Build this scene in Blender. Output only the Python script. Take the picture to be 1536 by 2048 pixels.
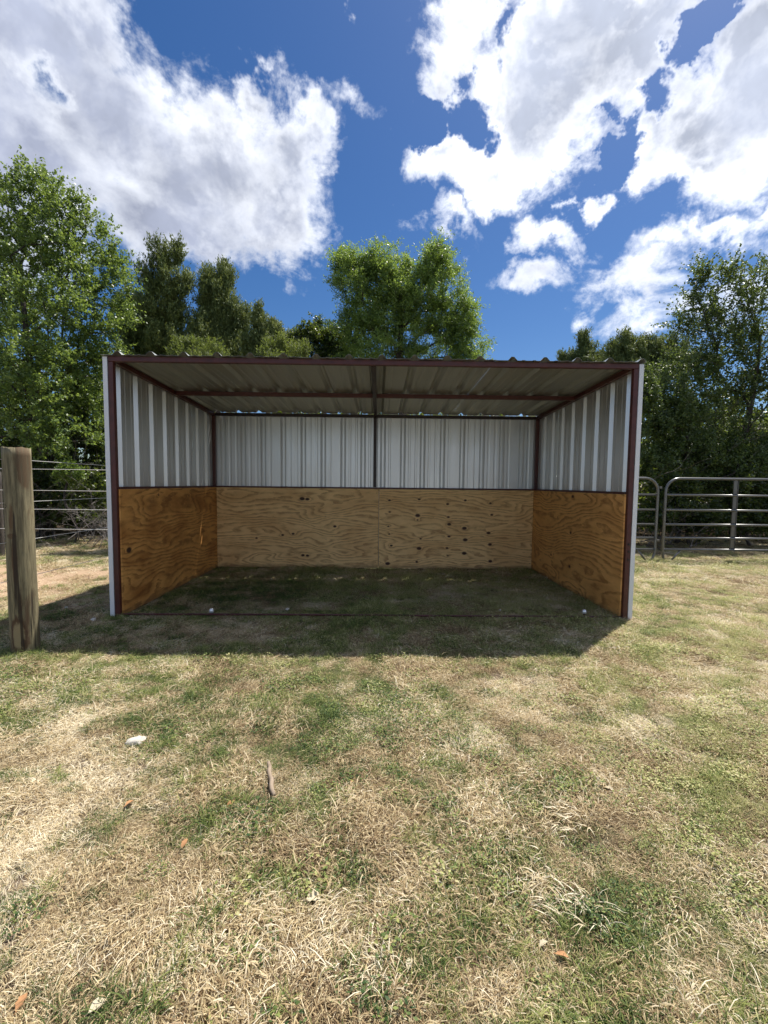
import bpy, math, random
import numpy as np
from mathutils import Vector, Matrix, noise as mnoise

random.seed(7)
rng = np.random.default_rng(7)
for o in list(bpy.data.objects):
    bpy.data.objects.remove(o)
S = bpy.context.scene
COL = S.collection
PI = math.pi

# ------------------------------------------------------------------ camera
F, CAMH, YAW, PIT, ROL = 868.98, 1.3095, -0.0138, 0.0643, 0.0105     # focal length in px of the 1536 px wide photo
def cam_axes():
    Rz = Matrix.Rotation(YAW, 3, 'Z')
    cp, sp, cr, sr = math.cos(PIT), math.sin(PIT), math.cos(ROL), math.sin(ROL)
    fwd = Vector((0, cp, -sp)); up = Vector((0, sp, cp)); rt = Vector((1, 0, 0))
    return Rz @ (cr*rt + sr*up), Rz @ (-sr*rt + cr*up), Rz @ fwd
CR, CU, CW = cam_axes()
cam_data = bpy.data.cameras.new('camera')
cam = bpy.data.objects.new('camera', cam_data); COL.objects.link(cam)
cam_data.sensor_fit = 'HORIZONTAL'; cam_data.sensor_width = 36
cam_data.lens = F/1536*36
cam_data.clip_start = 0.05; cam_data.clip_end = 2000
m = Matrix((CR, CU, -CW)).transposed().to_4x4(); m.translation = (0, 0, CAMH)
cam.matrix_world = m
S.camera = cam
S.render.resolution_x, S.render.resolution_y = 768, 1024

# ------------------------------------------------------------------ light
SUN = Vector((0.93, 0.90, 2.47)).normalized()
S.view_settings.view_transform = 'Standard'; S.view_settings.look = 'None'
S.view_settings.exposure = 1.0; S.view_settings.gamma = 1; S.view_settings.use_curve_mapping = False
sl = bpy.data.lights.new('sun', 'SUN'); sl.energy = 3.9; sl.angle = math.radians(0.53); sl.color = (1.0, 0.95, 0.87)
so = bpy.data.objects.new('sun', sl); COL.objects.link(so)
so.rotation_euler = SUN.to_track_quat('Z', 'Y').to_euler()

def dir_px(px, py):
    return (CW + (px-768)/F*CR + (1024-py)/F*CU).normalized()

class N:                                                            # small node helper
    def __init__(s, nt): s.nt = nt; s.L = nt.links
    def n(s, t, **k):
        x = s.nt.nodes.new(t)
        for a, v in k.items(): setattr(x, a, v)
        return x
    def put(s, sock, v):
        if v is None: return
        if isinstance(v, bpy.types.NodeSocket): s.L.new(v, sock)
        else: sock.default_value = v
    def math(s, op, a, b=None, c=None, clamp=False):
        x = s.n('ShaderNodeMath', operation=op, use_clamp=clamp)
        s.put(x.inputs[0], a); s.put(x.inputs[1], b); s.put(x.inputs[2], c)
        return x.outputs[0]
    def vmath(s, op, a, b=None, out=0):
        x = s.n('ShaderNodeVectorMath', operation=op)
        s.put(x.inputs[0], a)
        if op == 'SCALE': s.put(x.inputs['Scale'], b)
        else: s.put(x.inputs[1], b)
        return x.outputs[out]
    def noise(s, vec, scale, detail=4, rough=0.55, out='Fac', dist=0.0):
        x = s.n('ShaderNodeTexNoise'); s.put(x.inputs['Vector'], vec)
        x.inputs['Scale'].default_value = scale; x.inputs['Detail'].default_value = detail
        x.inputs['Roughness'].default_value = rough; x.inputs['Distortion'].default_value = dist
        return x.outputs[out]
    def ramp(s, fac, stops, interp='LINEAR'):
        x = s.n('ShaderNodeValToRGB'); x.color_ramp.interpolation = interp
        e = x.color_ramp.elements
        while len(e) < len(stops): e.new(0.5)
        for el, (p, c) in zip(e, stops):
            el.position = p; el.color = (*c, 1) if len(c) == 3 else c
        s.put(x.inputs[0], fac); return x.outputs[0]
    def sstep(s, v, a, b, lo=0.0, hi=1.0):
        x = s.n('ShaderNodeMapRange', interpolation_type='SMOOTHSTEP')
        s.put(x.inputs[0], v); x.inputs[1].default_value = a; x.inputs[2].default_value = b
        x.inputs[3].default_value = lo; x.inputs[4].default_value = hi
        return x.outputs[0]
    def mix(s, fac, a, b, bt='MIX'):
        x = s.n('ShaderNodeMix', data_type='RGBA', blend_type=bt)
        s.put(x.inputs[0], fac); s.put(x.inputs[6], (*a, 1) if isinstance(a, tuple) and len(a) == 3 else a)
        s.put(x.inputs[7], (*b, 1) if isinstance(b, tuple) and len(b) == 3 else b)
        return x.outputs[2]
    def mapping(s, vec, loc=(0,0,0), rot=(0,0,0), scale=(1,1,1), vt='POINT'):
        x = s.n('ShaderNodeMapping', vector_type=vt); s.put(x.inputs[0], vec)
        x.inputs[1].default_value = loc; x.inputs[2].default_value = rot; x.inputs[3].default_value = scale
        return x.outputs[0]

W = bpy.data.worlds.new('World'); S.world = W; W.use_nodes = True
nt = W.node_tree; nt.nodes.clear(); q = N(nt)
sky = q.n('ShaderNodeTexSky', sky_type='NISHITA')
sky.sun_disc = False; sky.sun_elevation = math.asin(SUN.z); sky.sun_rotation = math.atan2(SUN.x, SUN.y)
sky.altitude = 300; sky.air_density = 1.0; sky.dust_density = 0.6; sky.ozone_density = 3.0
hs = q.n('ShaderNodeHueSaturation'); hs.inputs['Saturation'].default_value = 1.30; hs.inputs['Value'].default_value = 0.40; hs.inputs['Hue'].default_value = 0.506
q.L.new(sky.outputs[0], hs.inputs['Color'])
D = q.n('ShaderNodeTexCoord').outputs['Generated']
wn = q.vmath('SUBTRACT', q.noise(D, 7.0, 5, 0.6, 'Color'), (0.5, 0.5, 0.5))
wn2 = q.vmath('SUBTRACT', q.noise(D, 24.0, 4, 0.65, 'Color'), (0.5, 0.5, 0.5))
Dw = q.vmath('ADD', q.vmath('ADD', D, q.vmath('SCALE', wn, 0.17)), q.vmath('SCALE', wn2, 0.075))
BL = [ # px, py, rx, ry, rot(deg), height: the clouds of the photograph as directions in the sky
 (60,90,300,190,20,1.1),(230,250,290,170,25,1.15),(60,330,300,170,0,1.0),(400,345,260,140,15,1.2),(570,300,100,120,0,.9),
 (505,215,60,70,0,.7),(615,265,55,80,0,.7),(540,430,120,95,20,.9),(575,495,40,60,0,.5),(330,430,220,100,10,1.0),(180,30,160,120,30,.9),
 (400,470,120,60,0,.8),(560,390,90,80,0,.8),
 (930,90,90,130,0,.62),(895,180,80,100,0,.6),(865,330,80,62,-20,.7),(985,340,140,95,0,.95),(1060,210,170,190,0,1.1),(1130,60,190,130,0,1.1),
 (1020,352,95,56,-20,.7),(1010,40,100,80,0,.6),(1150,165,105,140,0,.9),(1200,110,130,150,0,.9),
 (1290,110,130,130,0,.9),(1320,260,120,130,0,.95),(1410,250,170,130,0,1.15),(1520,210,160,220,0,1.25),(1420,330,180,65,0,.85),(1520,60,110,150,20,1.0),(1270,340,60,50,0,.6),
 (1200,0,220,80,0,.9),
 (1180,412,32,30,-40,.5),(1133,398,14,24,0,.3),(895,455,70,24,10,.28),(705,222,44,40,0,.27),(702,25,20,44,10,.27),
 (1095,482,80,40,10,.52),(1055,450,40,36,0,.36),(1062,562,88,44,0,.56),(1205,548,90,40,0,.36),(1300,560,110,46,0,.40),(1345,505,90,36,-10,.42),
 (1440,470,105,40,-10,.5),(1500,565,125,74,0,.52),(1536,430,60,44,0,.5),(1300,645,80,40,0,.4),(1390,630,110,60,0,.42),(1165,622,34,30,0,.3),
 (-120,300,300,320,0,1.1),(1700,350,200,300,0,1.0),(-60,520,200,90,0,.6)]
HOLES = [(58,150,50,110,-32,.42),(1005,60,30,90,0,.36),(940,250,60,60,0,.5),(1395,60,44,110,20,.8),(1312,195,44,40,0,.45),
 (1222,285,50,80,25,.6),(845,250,40,60,0,.5),(1530,350,0.1,0.1,0,0)]
def blob(px, py, rx, ry, rot, h):
    c = dir_px(px, py); a = math.radians(rot)
    e1 = (dir_px(px+rx*math.cos(a), py+rx*math.sin(a)) - c); e2 = (dir_px(px-ry*math.sin(a), py+ry*math.cos(a)) - c)
    l1, l2 = e1.length, e2.length
    x = e1.normalized(); z = c; y = z.cross(x).normalized(); x = y.cross(z)
    R = Matrix((x, y, z)).transposed()
    v = q.mapping(Dw, tuple(c), tuple(R.to_euler()), (l1, l2, 1.0), 'TEXTURE')
    l = q.vmath('LENGTH', v, out=1)
    return q.math('MULTIPLY', q.math('SUBTRACT', 1.0, l), h)
Fd = None
for b in BL:
    f = blob(*b)
    if Fd is None: Fd = f
    else:
        x = q.n('ShaderNodeMath', operation='SMOOTH_MAX'); q.put(x.inputs[0], Fd); q.put(x.inputs[1], f); x.inputs[2].default_value = 0.12; Fd = x.outputs[0]
for b in HOLES[:-1]:
    f = q.math('MAXIMUM', blob(*b), 0.0)
    Fd = q.math('SUBTRACT', Fd, q.math('MULTIPLY', f, 1.7))
# the rest of the sky carries the same kind of broken cumulus
sep = q.n('ShaderNodeSeparateXYZ'); q.L.new(D, sep.inputs[0])
inv = q.math('DIVIDE', 1.0, q.math('ADD', q.math('MAXIMUM', sep.outputs[2], 0.0), 0.25))
pl = q.vmath('SCALE', D, inv)
gen = q.math('SUBTRACT', q.math('MULTIPLY', q.noise(pl, 1.3, 3, 0.5), 2.4), 1.05)
view = q.sstep(q.vmath('DOT_PRODUCT', D, tuple(dir_px(768, 560)), out=1), 0.62, 0.76)
Fd = q.math('MAXIMUM', Fd, q.math('SUBTRACT', gen, q.math('MULTIPLY', view, 3.0)))
Ds = q.mapping(D, scale=(1, 1, 1.25))
fb = q.noise(Ds, 8.0, 10, 0.66, dist=0.4)
Dl = q.vmath('ADD', Ds, tuple(SUN*0.018))
fb2 = q.noise(Dl, 7.5, 5, 0.55, dist=0.25)
fbl = q.noise(Ds, 7.5, 5, 0.55, dist=0.25)
dens = q.math('ADD', Fd, q.math('MULTIPLY', q.math('SUBTRACT', fb, 0.5), 1.4))
alpha = q.sstep(dens, -0.04, 0.50)
low = q.noise(Ds, 4.2, 3, 0.5)
thick = q.sstep(q.math('ADD', q.math('MULTIPLY', q.math('SUBTRACT', dens, Fd), .35), q.math('ADD', Fd, q.math('MULTIPLY', q.math('SUBTRACT', low, 0.5), 1.35))), -0.05, .98)
emb = q.math('MULTIPLY', q.math('SUBTRACT', fb2, fbl), 1.7)
thick = q.math('ADD', thick, emb, clamp=True)
toward = q.sstep(q.vmath('DOT_PRODUCT', D, tuple(SUN), out=1), 0.35, 0.92)
cw = q.mix(toward, (3.5, 3.7, 4.1), (6.4, 6.5, 6.7))
cg = q.mix(toward, (1.5, 1.65, 2.2), (1.9, 2.1, 2.6))
cgv = q.vmath('SCALE', cg, q.sstep(q.noise(q.mapping(D, loc=(4, 2, 0)), 5.5, 5, .6), .3, .72, .84, 1.32))
cc = q.mix(q.math('MULTIPLY', thick, .94), cw, cgv)
final = q.mix(q.math('MULTIPLY', alpha, 0.97), hs.outputs[0], cc)
bg = q.n('ShaderNodeBackground'); bg.inputs[1].default_value = 0.13; q.L.new(final, bg.inputs[0])
wo = q.n('ShaderNodeOutputWorld'); q.L.new(bg.outputs[0], wo.inputs[0])
W.cycles.sampling_method = 'MANUAL'; W.cycles.sample_map_resolution = 512

# ------------------------------------------------------------------ helpers
def at(px, py, y):
    "point at world depth y that the photo's pixel shows (used to read positions off the photograph)"
    d = dir_px(float(px), float(py)); return Vector((0, 0, CAMH)) + d*float(y/d.y)
def onground(px, py):
    d = dir_px(px, py); t = -CAMH/d.z; return Vector((d.x*t, d.y*t, 0))

def tag(o, label=None, cat=None, group=None, kind=None):
    if label: o['label'] = label
    if cat: o['category'] = cat
    if group: o['group'] = group
    if kind: o['kind'] = kind
    return o
def empty(name, loc, label, cat, group=None, rz=0):
    o = bpy.data.objects.new(name, None); COL.objects.link(o); o.empty_display_size = 0.1
    o.location = loc; o.rotation_euler = (0, 0, rz)
    return tag(o, label, cat, group)
class MB:
    def __init__(s): s.v = []; s.f = []
    def box(s, a, b):
        (x0,y0,z0),(x1,y1,z1) = a, b; k = len(s.v)
        s.v += [(x0,y0,z0),(x1,y0,z0),(x1,y1,z0),(x0,y1,z0),(x0,y0,z1),(x1,y0,z1),(x1,y1,z1),(x0,y1,z1)]
        s.f += [tuple(k+i for i in f) for f in ((3,2,1,0),(4,5,6,7),(0,1,5,4),(1,2,6,5),(2,3,7,6),(3,0,4,7))]; return s
    def hexa(s, pts):
        k = len(s.v); s.v += [tuple(p) for p in pts]
        s.f += [tuple(k+i for i in f) for f in ((3,2,1,0),(4,5,6,7),(0,1,5,4),(1,2,6,5),(2,3,7,6),(3,0,4,7))]; return s
    def tube(s, pts, rad, n=6, cap=True):
        pts = [Vector(p) for p in pts]; k0 = len(s.v); prev = None
        rad = [float(a) for a in rad] if hasattr(rad, '__len__') else [float(rad)]*len(pts)
        for i, p in enumerate(pts):
            t = (pts[min(i+1, len(pts)-1)] - pts[max(i-1, 0)])
            t = t.normalized() if t.length > 1e-9 else Vector((0, 0, 1))
            if prev is None:
                a = t.cross(Vector((0.31, 0.17, 0.93)) if abs(t.z) < .9 else Vector((1, 0, 0))).normalized()
            else:
                a = prev - t*prev.dot(t); a = a.normalized() if a.length > 1e-6 else t.orthogonal().normalized()
            prev = a; b = t.cross(a)
            for j in range(n):
                w = 2*PI*j/n; s.v.append(tuple(p + rad[i]*(math.cos(w)*a + math.sin(w)*b)))
        for i in range(len(pts)-1):
            for j in range(n):
                A = k0+i*n+j; B = k0+i*n+(j+1) % n; s.f.append((A, B, B+n, A+n))
        if cap:
            s.f.append(tuple(k0+j for j in reversed(range(n)))); s.f.append(tuple(k0+(len(pts)-1)*n+j for j in range(n)))
        return s
    def build(s, name, mat, parent=None, smooth=False, bevel=0):
        me = bpy.data.meshes.new(name); me.from_pydata(s.v, [], s.f); me.materials.append(mat)
        if smooth: me.polygons.foreach_set('use_smooth', [True]*len(me.polygons))
        o = bpy.data.objects.new(name, me); COL.objects.link(o)
        if parent: o.parent = parent
        if bevel:
            b = o.modifiers.new('bevel', 'BEVEL'); b.width = bevel; b.segments = 2; b.limit_method = 'ANGLE'
        return o
def np_mesh(name, V, Fq, mat, parent=None):
    me = bpy.data.meshes.new(name); nq = len(Fq); k = Fq.shape[1]
    me.vertices.add(len(V)); me.vertices.foreach_set('co', V.astype(np.float32).ravel())
    me.loops.add(nq*k); me.loops.foreach_set('vertex_index', Fq.astype(np.int32).ravel())
    me.polygons.add(nq); me.polygons.foreach_set('loop_start', np.arange(0, nq*k, k, dtype=np.int32))
    me.update(calc_edges=True); me.materials.append(mat)
    o = bpy.data.objects.new(name, me); COL.objects.link(o)
    if parent: o.parent = parent
    return o
def dup(o, parent=None):
    c = o.copy(); COL.objects.link(c)
    if parent: c.parent = parent
    return c

def vnoise(x, y, seed=0):
    xi = np.floor(x).astype(np.int64); yi = np.floor(y).astype(np.int64); fx = x-xi; fy = y-yi
    fx = fx*fx*(3-2*fx); fy = fy*fy*(3-2*fy)
    def h(a, b):
        n = (a*374761393 + b*668265263 + seed*1442695041) & 0x7fffffff
        n = ((n ^ (n >> 13))*1274126177) & 0x7fffffff
        return ((n ^ (n >> 16)) & 0xffff)/65535.0
    return (h(xi,yi)*(1-fx)+h(xi+1,yi)*fx)*(1-fy)+(h(xi,yi+1)*(1-fx)+h(xi+1,yi+1)*fx)*fy
def fbm(x, y, seed=0, o=4):
    x = np.asarray(x, float); y = np.asarray(y, float); s = 0; a = .5; t = 0
    for i in range(o): s = s+a*vnoise(x*2**i, y*2**i, seed+i*17); t += a; a *= .5
    return s/t
def gh(x, y):                                                       # height of the ground
    x = np.asarray(x, float); y = np.asarray(y, float)
    h = (fbm(x*.9, y*.9, 3)-.5)*.10 + (fbm(x*3.1, y*3.1, 9)-.5)*.05
    near = np.clip((np.abs(x+.04)-2.7)/1.5, 0, 1); ny = np.clip((np.abs(y-5.4)-1.6)/1.5, 0, 1)
    k = np.maximum(near, ny)
    return h*(0.25+.75*k)*np.clip(1-(y-25)/20, .3, 1) + .0*x

# ------------------------------------------------------------------ materials
def mat(name):
    m = bpy.data.materials.new(name); m.use_nodes = True; n = m.node_tree; b = n.nodes['Principled BSDF']
    return m, N(n), b
def bump(q, b, h, strength=.3, dist=.01):
    x = q.n('ShaderNodeBump'); x.inputs['Strength'].default_value = strength; x.inputs['Distance'].default_value = dist
    q.L.new(h, x.inputs['Height']); q.L.new(x.outputs[0], b.inputs['Normal'])

def m_galv(name, base=(.60,.62,.62), metal=.82, rough=.36):
    m, q, b = mat(name)
    P = q.n('ShaderNodeTexCoord').outputs['Object']
    n1 = q.noise(q.mapping(P, scale=(1,1,.12)), 22, 4, .6); n2 = q.noise(P, 1.7, 3, .5)
    v = q.math('ADD', q.math('MULTIPLY', n1, .5), q.math('MULTIPLY', n2, .5))
    q.L.new(q.mix(v, tuple(c*.82 for c in base), tuple(min(c*1.14, 1) for c in base)), b.inputs['Base Color'])
    b.inputs['Metallic'].default_value = metal
    q.L.new(q.sstep(v, .2, .8, rough-.07, rough+.1), b.inputs['Roughness'])
    bump(q, b, q.noise(P, 6, 3, .5), .10, .004)
    return m
GALV = m_galv('galvalume_sheet', (.68,.69,.69)); ROOFM = m_galv('galvalume_roof', (.42,.44,.41), .8, .40)
TRIM, q, b = mat('white_trim')
P = q.n('ShaderNodeTexCoord').outputs['Object']
q.L.new(q.mix(q.noise(q.mapping(P, scale=(1,1,.2)), 9, 5, .6), (.66,.68,.72), (.80,.82,.85)), b.inputs['Base Color']); b.inputs['Roughness'].default_value = .38
def m_paint(name, a, c, rough=.45):
    m, q, b = mat(name); P = q.n('ShaderNodeTexCoord').outputs['Object']
    n = q.noise(P, 14, 6, .65); sc = q.noise(q.mapping(P, scale=(1,1,.3)), 60, 5, .7)
    col = q.mix(q.sstep(n, .3, .7), a, c)
    col = q.mix(q.sstep(sc, .68, .74, 0, .55), col, (.20,.13,.10))
    q.L.new(col, b.inputs['Base Color']); b.inputs['Roughness'].default_value = rough
    bump(q, b, n, .15, .002); return m
MAROON = m_paint('maroon_primer', (.058,.014,.012), (.090,.022,.018))
SHADEDP = m_paint('shaded_primer', (.016,.009,.009), (.030,.014,.013))  # maroon primer made near black: shade under the roof put into the colour
def m_bark(name, a, c, s=10):
    m, q, b = mat(name); P = q.n('ShaderNodeTexCoord').outputs['Object']
    n = q.noise(q.mapping(P, scale=(1,1,.25)), s, 6, .7)
    q.L.new(q.mix(q.sstep(n, .35, .68), a, c), b.inputs['Base Color']); b.inputs['Roughness'].default_value = .95
    bump(q, b, n, .8, .02); return m
BARK = m_bark('bark', (.025,.020,.016), (.085,.072,.060)); JBARK = m_bark('juniper_bark', (.05,.035,.028), (.18,.14,.11))
DEAD = m_bark('dead_twig', (.07,.06,.055), (.26,.23,.205), 5)

def plywood(name, base, dark, knots, stain=0.0, seed=0.0, zs=1.8, lines=16.0, zl=10.0, orange=(.45,.19,.04)):
    m, q, b = mat(name); P = q.n('ShaderNodeTexCoord').outputs['Object']
    Pf = q.mapping(P, loc=(seed, 0, seed*.7), scale=(.62, .2, zs))
    f = q.noise(Pf, 1.0, 2.4, .5, dist=.35)
    sp0 = q.n('ShaderNodeSeparateXYZ'); q.L.new(P, sp0.inputs[0])
    fine = q.noise(q.mapping(P, scale=(3.0, 1, 14)), 1.6, 3, .5)
    f = q.math('ADD', q.math('ADD', q.math('MULTIPLY', f, lines), q.math('MULTIPLY', sp0.outputs[2], zl)), q.math('MULTIPLY', fine, .95))
    kd = None
    for (kx, kz, r) in knots:
        v = q.mapping(P, loc=(kx, 0, kz), scale=(r*1.5, 1, r), vt='TEXTURE')
        v = q.vmath('MULTIPLY', v, (1, 0, 1)); l = q.vmath('LENGTH', v, out=1)
        g = q.math('DIVIDE', 1.0, q.math('ADD', 1.0, q.math('MULTIPLY', q.math('MULTIPLY', l, l), .5)))
        f = q.math('ADD', f, q.math('MULTIPLY', g, 1.3))
        k = q.sstep(l, .65, 1.25, 1, 0)
        kd = k if kd is None else q.math('MAXIMUM', kd, k)
    w = q.math('FRACT', f)
    line = q.math('MULTIPLY', q.sstep(w, .0, .75), q.sstep(w, .93, 1.0, 1, 0))
    line = q.math('POWER', line, 3.6)
    brk = q.noise(q.mapping(P, scale=(2.5,1,6)), 3, 3, .6)
    line = q.math('MULTIPLY', line, q.sstep(brk, .3, .62, .15, .8))
    fib = q.noise(q.mapping(P, scale=(3,1,110)), 3, 4, .6)
    big = q.noise(q.mapping(P, loc=(seed,0,0), scale=(1,1,2.2)), 1.6, 4, .6)
    col = q.mix(q.sstep(fib, .25, .75), tuple(c*.86 for c in base), tuple(c*1.1 for c in base))
    col = q.mix(q.sstep(big, .38, .72, 0, .35+stain), col, orange)
    col = q.mix(q.math('MULTIPLY', line, .9), col, dark)
    sp = q.noise(q.mapping(P, scale=(1,1,1.8)), 26, 2, .5)
    col = q.mix(q.sstep(sp, .74, .80, 0, .7), col, tuple(c*.5 for c in dark))
    if kd is not None: col = q.mix(kd, col, (.055,.022,.012))
    # grey grubby margin by the ground
    sz = q.n('ShaderNodeSeparateXYZ'); q.L.new(P, sz.inputs[0])
    dirt = q.sstep(q.math('ADD', sz.outputs[2], q.math('MULTIPLY', q.noise(P, 9, 4, .6), .10)), .04, .13, .55, 0)
    col = q.mix(dirt, col, (.10,.07,.04))
    q.L.new(col, b.inputs['Base Color']); b.inputs['Roughness'].default_value = .62
    bump(q, b, q.math('ADD', fib, line), .25, .002); return m
kcols = []
for kx, zs_ in ((.17,(1.05,.87,.65,.53,.35,.07)),(.62,(1.07,.82,.75,.46,.31,.10)),(1.08,(1.0,.80,.69,.50,.32,.20)),(1.32,(1.06,.63,.45,.24)),(1.72,(1.02,.84,.56,.38,.12))):
    for i, z in enumerate(zs_): kcols.append((kx+random.uniform(-.03,.03), z, random.choice((.012,.016,.022,.026))))
PLY_R = plywood('plywood_knotty', (.86,.58,.26), (.34,.17,.06), kcols, 0, 3.3, 2.4, 17, 17)
PLY_L = plywood('plywood_streaked', (.86,.58,.26), (.33,.17,.06), [(1.30,1.06,.028),(1.38,1.055,.022),(1.31,.19,.020),(1.38,.185,.018),(1.80,.64,.018),(1.16,.52,.016),(1.0,.50,.016),(.6,.45,.014)], .05, 8.1, 2.2, 19, 15)
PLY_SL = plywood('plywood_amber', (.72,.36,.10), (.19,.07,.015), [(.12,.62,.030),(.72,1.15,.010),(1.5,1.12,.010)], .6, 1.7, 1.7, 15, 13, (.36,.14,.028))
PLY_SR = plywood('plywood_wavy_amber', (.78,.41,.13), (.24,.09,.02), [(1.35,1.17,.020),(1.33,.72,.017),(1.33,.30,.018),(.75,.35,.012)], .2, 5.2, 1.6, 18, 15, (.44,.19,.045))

PINE, q, b = mat('weathered_treated_pine')
P = q.n('ShaderNodeTexCoord').outputs['Object']
st = q.noise(q.mapping(P, scale=(1,1,.07)), 48, 8, .72); st2 = q.noise(q.mapping(P, loc=(3,1,0), scale=(1,1,.16)), 9, 4, .55, dist=.6)
col = q.mix(q.sstep(st, .36, .64), (.095,.080,.045), (.25,.215,.125))
col = q.mix(q.math('MULTIPLY', q.sstep(st2, .53, .62, 0, .85), q.sstep(st, .3, .55)), col, (.085,.045,.02))
pt = q.noise(q.mapping(P, scale=(1,1,.55)), 5.5, 4, .5, dist=.8)
sz = q.n('ShaderNodeSeparateXYZ'); q.L.new(P, sz.inputs[0])
low = q.sstep(sz.outputs[2], .62, .20)
col = q.mix(q.math('MULTIPLY', q.sstep(pt, .46, .54), q.math('MULTIPLY', low, .85)), col, (.075,.038,.018))
def pk(loc, s, c1, f0, f1, amt):
    global col
    v = q.mapping(P, loc=loc, scale=s, vt='TEXTURE'); l = q.vmath('LENGTH', v, out=1)
    l = q.math('ADD', l, q.math('MULTIPLY', q.math('SUBTRACT', q.noise(q.mapping(P, scale=(1,1,.4)), 34, 6, .65), .5), .8))
    col = q.mix(q.sstep(l, f0, f1, amt, 0), col, c1)
pk((.02,-.11,.165),(.068,.06,.15),(.07,.035,.018),.9,1.15,.9); pk((.02,-.11,.15),(.045,.06,.12),(.26,.21,.12),.8,1.1,.95); pk((.045,-.11,.10),(.02,.05,.045),(.06,.03,.015),.8,1.1,.9)
pk((-.005,-.11,.90),(.040,.05,.022),(.10,.06,.03),.8,1.2,.85); pk((-.045,-.11,1.12),(.018,.05,.020),(.03,.02,.012),.7,1.1,.95); pk((-.045,-.11,1.12),(.009,.05,.010),(.30,.25,.14),.7,1.1,.9)
pk((.0,-.11,1.03),(.020,.05,.13),(.10,.05,.02),.6,1.2,.8); pk((.01,-.11,.70),(.022,.06,.20),(.085,.04,.018),.6,1.2,.9); pk((.035,-.11,.42),(.016,.05,.13),(.05,.025,.012),.6,1.2,.9)
cr = q.noise(q.mapping(P, scale=(1,1,.03)), 34, 3, .5)
col = q.mix(q.sstep(cr, .625, .66, 0, .9), col, (.03,.02,.012))
q.L.new(col, b.inputs['Base Color']); b.inputs['Roughness'].default_value = .85
bump(q, b, q.math('SUBTRACT', st, q.sstep(cr, .61, .66)), .7, .01)

WIRE, q, b = mat('galvanised_wire'); b.inputs['Base Color'].default_value = (.72,.72,.70,1); b.inputs['Metallic'].default_value = .35; b.inputs['Roughness'].default_value = .45
GATE, q, b = mat('grey_gate_paint')
P = q.n('ShaderNodeTexCoord').outputs['Object']
q.L.new(q.mix(q.noise(P, 8, 5, .6), (.11,.11,.11), (.20,.20,.195)), b.inputs['Base Color']); b.inputs['Roughness'].default_value = .30; b.inputs['Metallic'].default_value = .6
SILVER, q, b = mat('shiny_zinc'); b.inputs['Base Color'].default_value = (.85,.86,.88,1); b.inputs['Metallic'].default_value = .6; b.inputs['Roughness'].default_value = .3
BLACKM, q, b = mat('black_steel'); b.inputs['Base Color'].default_value = (.02,.018,.018,1); b.inputs['Roughness'].default_value = .5
def m_plain(name, a, c, s=30, rough=.85):
    m, q, b = mat(name); P = q.n('ShaderNodeTexCoord').outputs['Object']
    q.L.new(q.mix(q.noise(P, s, 5, .6), a, c), b.inputs['Base Color']); b.inputs['Roughness'].default_value = rough; return m
STONE = m_plain('pale_limestone', (.42,.38,.32), (.68,.64,.57), 40)
LEAFO = m_plain('orange_dead_leaf', (.26,.12,.05), (.50,.27,.12), 90)
LEAFP = m_plain('pale_dead_leaf', (.40,.34,.23), (.60,.53,.38), 60)
STICKM = m_plain('dry_stick_wood', (.17,.12,.08), (.38,.30,.22), 25)

def m_leaf(name, ramp, trans=.5, tcol=1.5, rough=.42, warm=(.36,.46,.06)):
    m = bpy.data.materials.new(name); m.use_nodes = True; n = m.node_tree; n.nodes.clear(); q = N(n)
    r = q.n('ShaderNodeNewGeometry').outputs['Random Per Island']
    pos = q.n('ShaderNodeNewGeometry').outputs['Position']
    v = q.math('ADD', q.math('MULTIPLY', r, .62), q.math('MULTIPLY', q.noise(pos, .9, 3, .5), .75))
    v = q.math('SUBTRACT', v, .18, clamp=True)
    c = q.ramp(v, ramp)
    b = q.n('ShaderNodeBsdfPrincipled'); q.L.new(c, b.inputs['Base Color']); b.inputs['Roughness'].default_value = rough
    b.inputs['Specular IOR Level'].default_value = .6
    t = q.n('ShaderNodeBsdfTranslucent'); q.L.new(q.mix(.55, c, warm), t.inputs[0])
    x = q.n('ShaderNodeMixShader'); x.inputs[0].default_value = trans
    q.L.new(b.outputs[0], x.inputs[1]); q.L.new(t.outputs[0], x.inputs[2])
    o = q.n('ShaderNodeOutputMaterial'); q.L.new(x.outputs[0], o.inputs[0]); return m
L_ELM = m_leaf('elm_leaf', [(0,(0.041,0.084,0.024)),(.4,(0.095,0.162,0.041)),(.75,(0.182,0.263,0.068)),(1,(0.284,0.351,0.108))], .45)
L_ELD = m_leaf('dark_elm_leaf', [(0,(0.028,0.055,0.016)),(.4,(0.065,0.107,0.028)),(.75,(0.124,0.174,0.046)),(1,(0.193,0.232,0.073))], .38, warm=(.24,.31,.05))
L_MES = m_leaf('mesquite_leaf', [(0,(0.055,0.101,0.028)),(.4,(0.127,0.201,0.048)),(.75,(0.209,0.303,0.077)),(1,(0.307,0.401,0.128))], .45, warm=(.40,.54,.06))
L_JUN = m_leaf('juniper_leaf', [(0,(0.051,0.081,0.026)),(.4,(0.120,0.169,0.051)),(.8,(0.209,0.254,0.071)),(1,(0.284,0.308,0.105))], .22, warm=(.26,.28,.05), rough=.7)
L_DRK = m_leaf('shaded_understory_leaf', [(0,(0.009,0.020,0.006)),(.5,(0.023,0.045,0.010)),(.85,(0.045,0.075,0.017)),(1,(0.075,0.106,0.030))], .35)  # leaf colour darkened to carry the canopy's shade over the low thicket
L_YNG = m_leaf('young_juniper_leaf', [(0,(0.055,0.077,0.022)),(.5,(0.121,0.154,0.039)),(1,(0.220,0.242,0.066))], .35, rough=.7)

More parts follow.
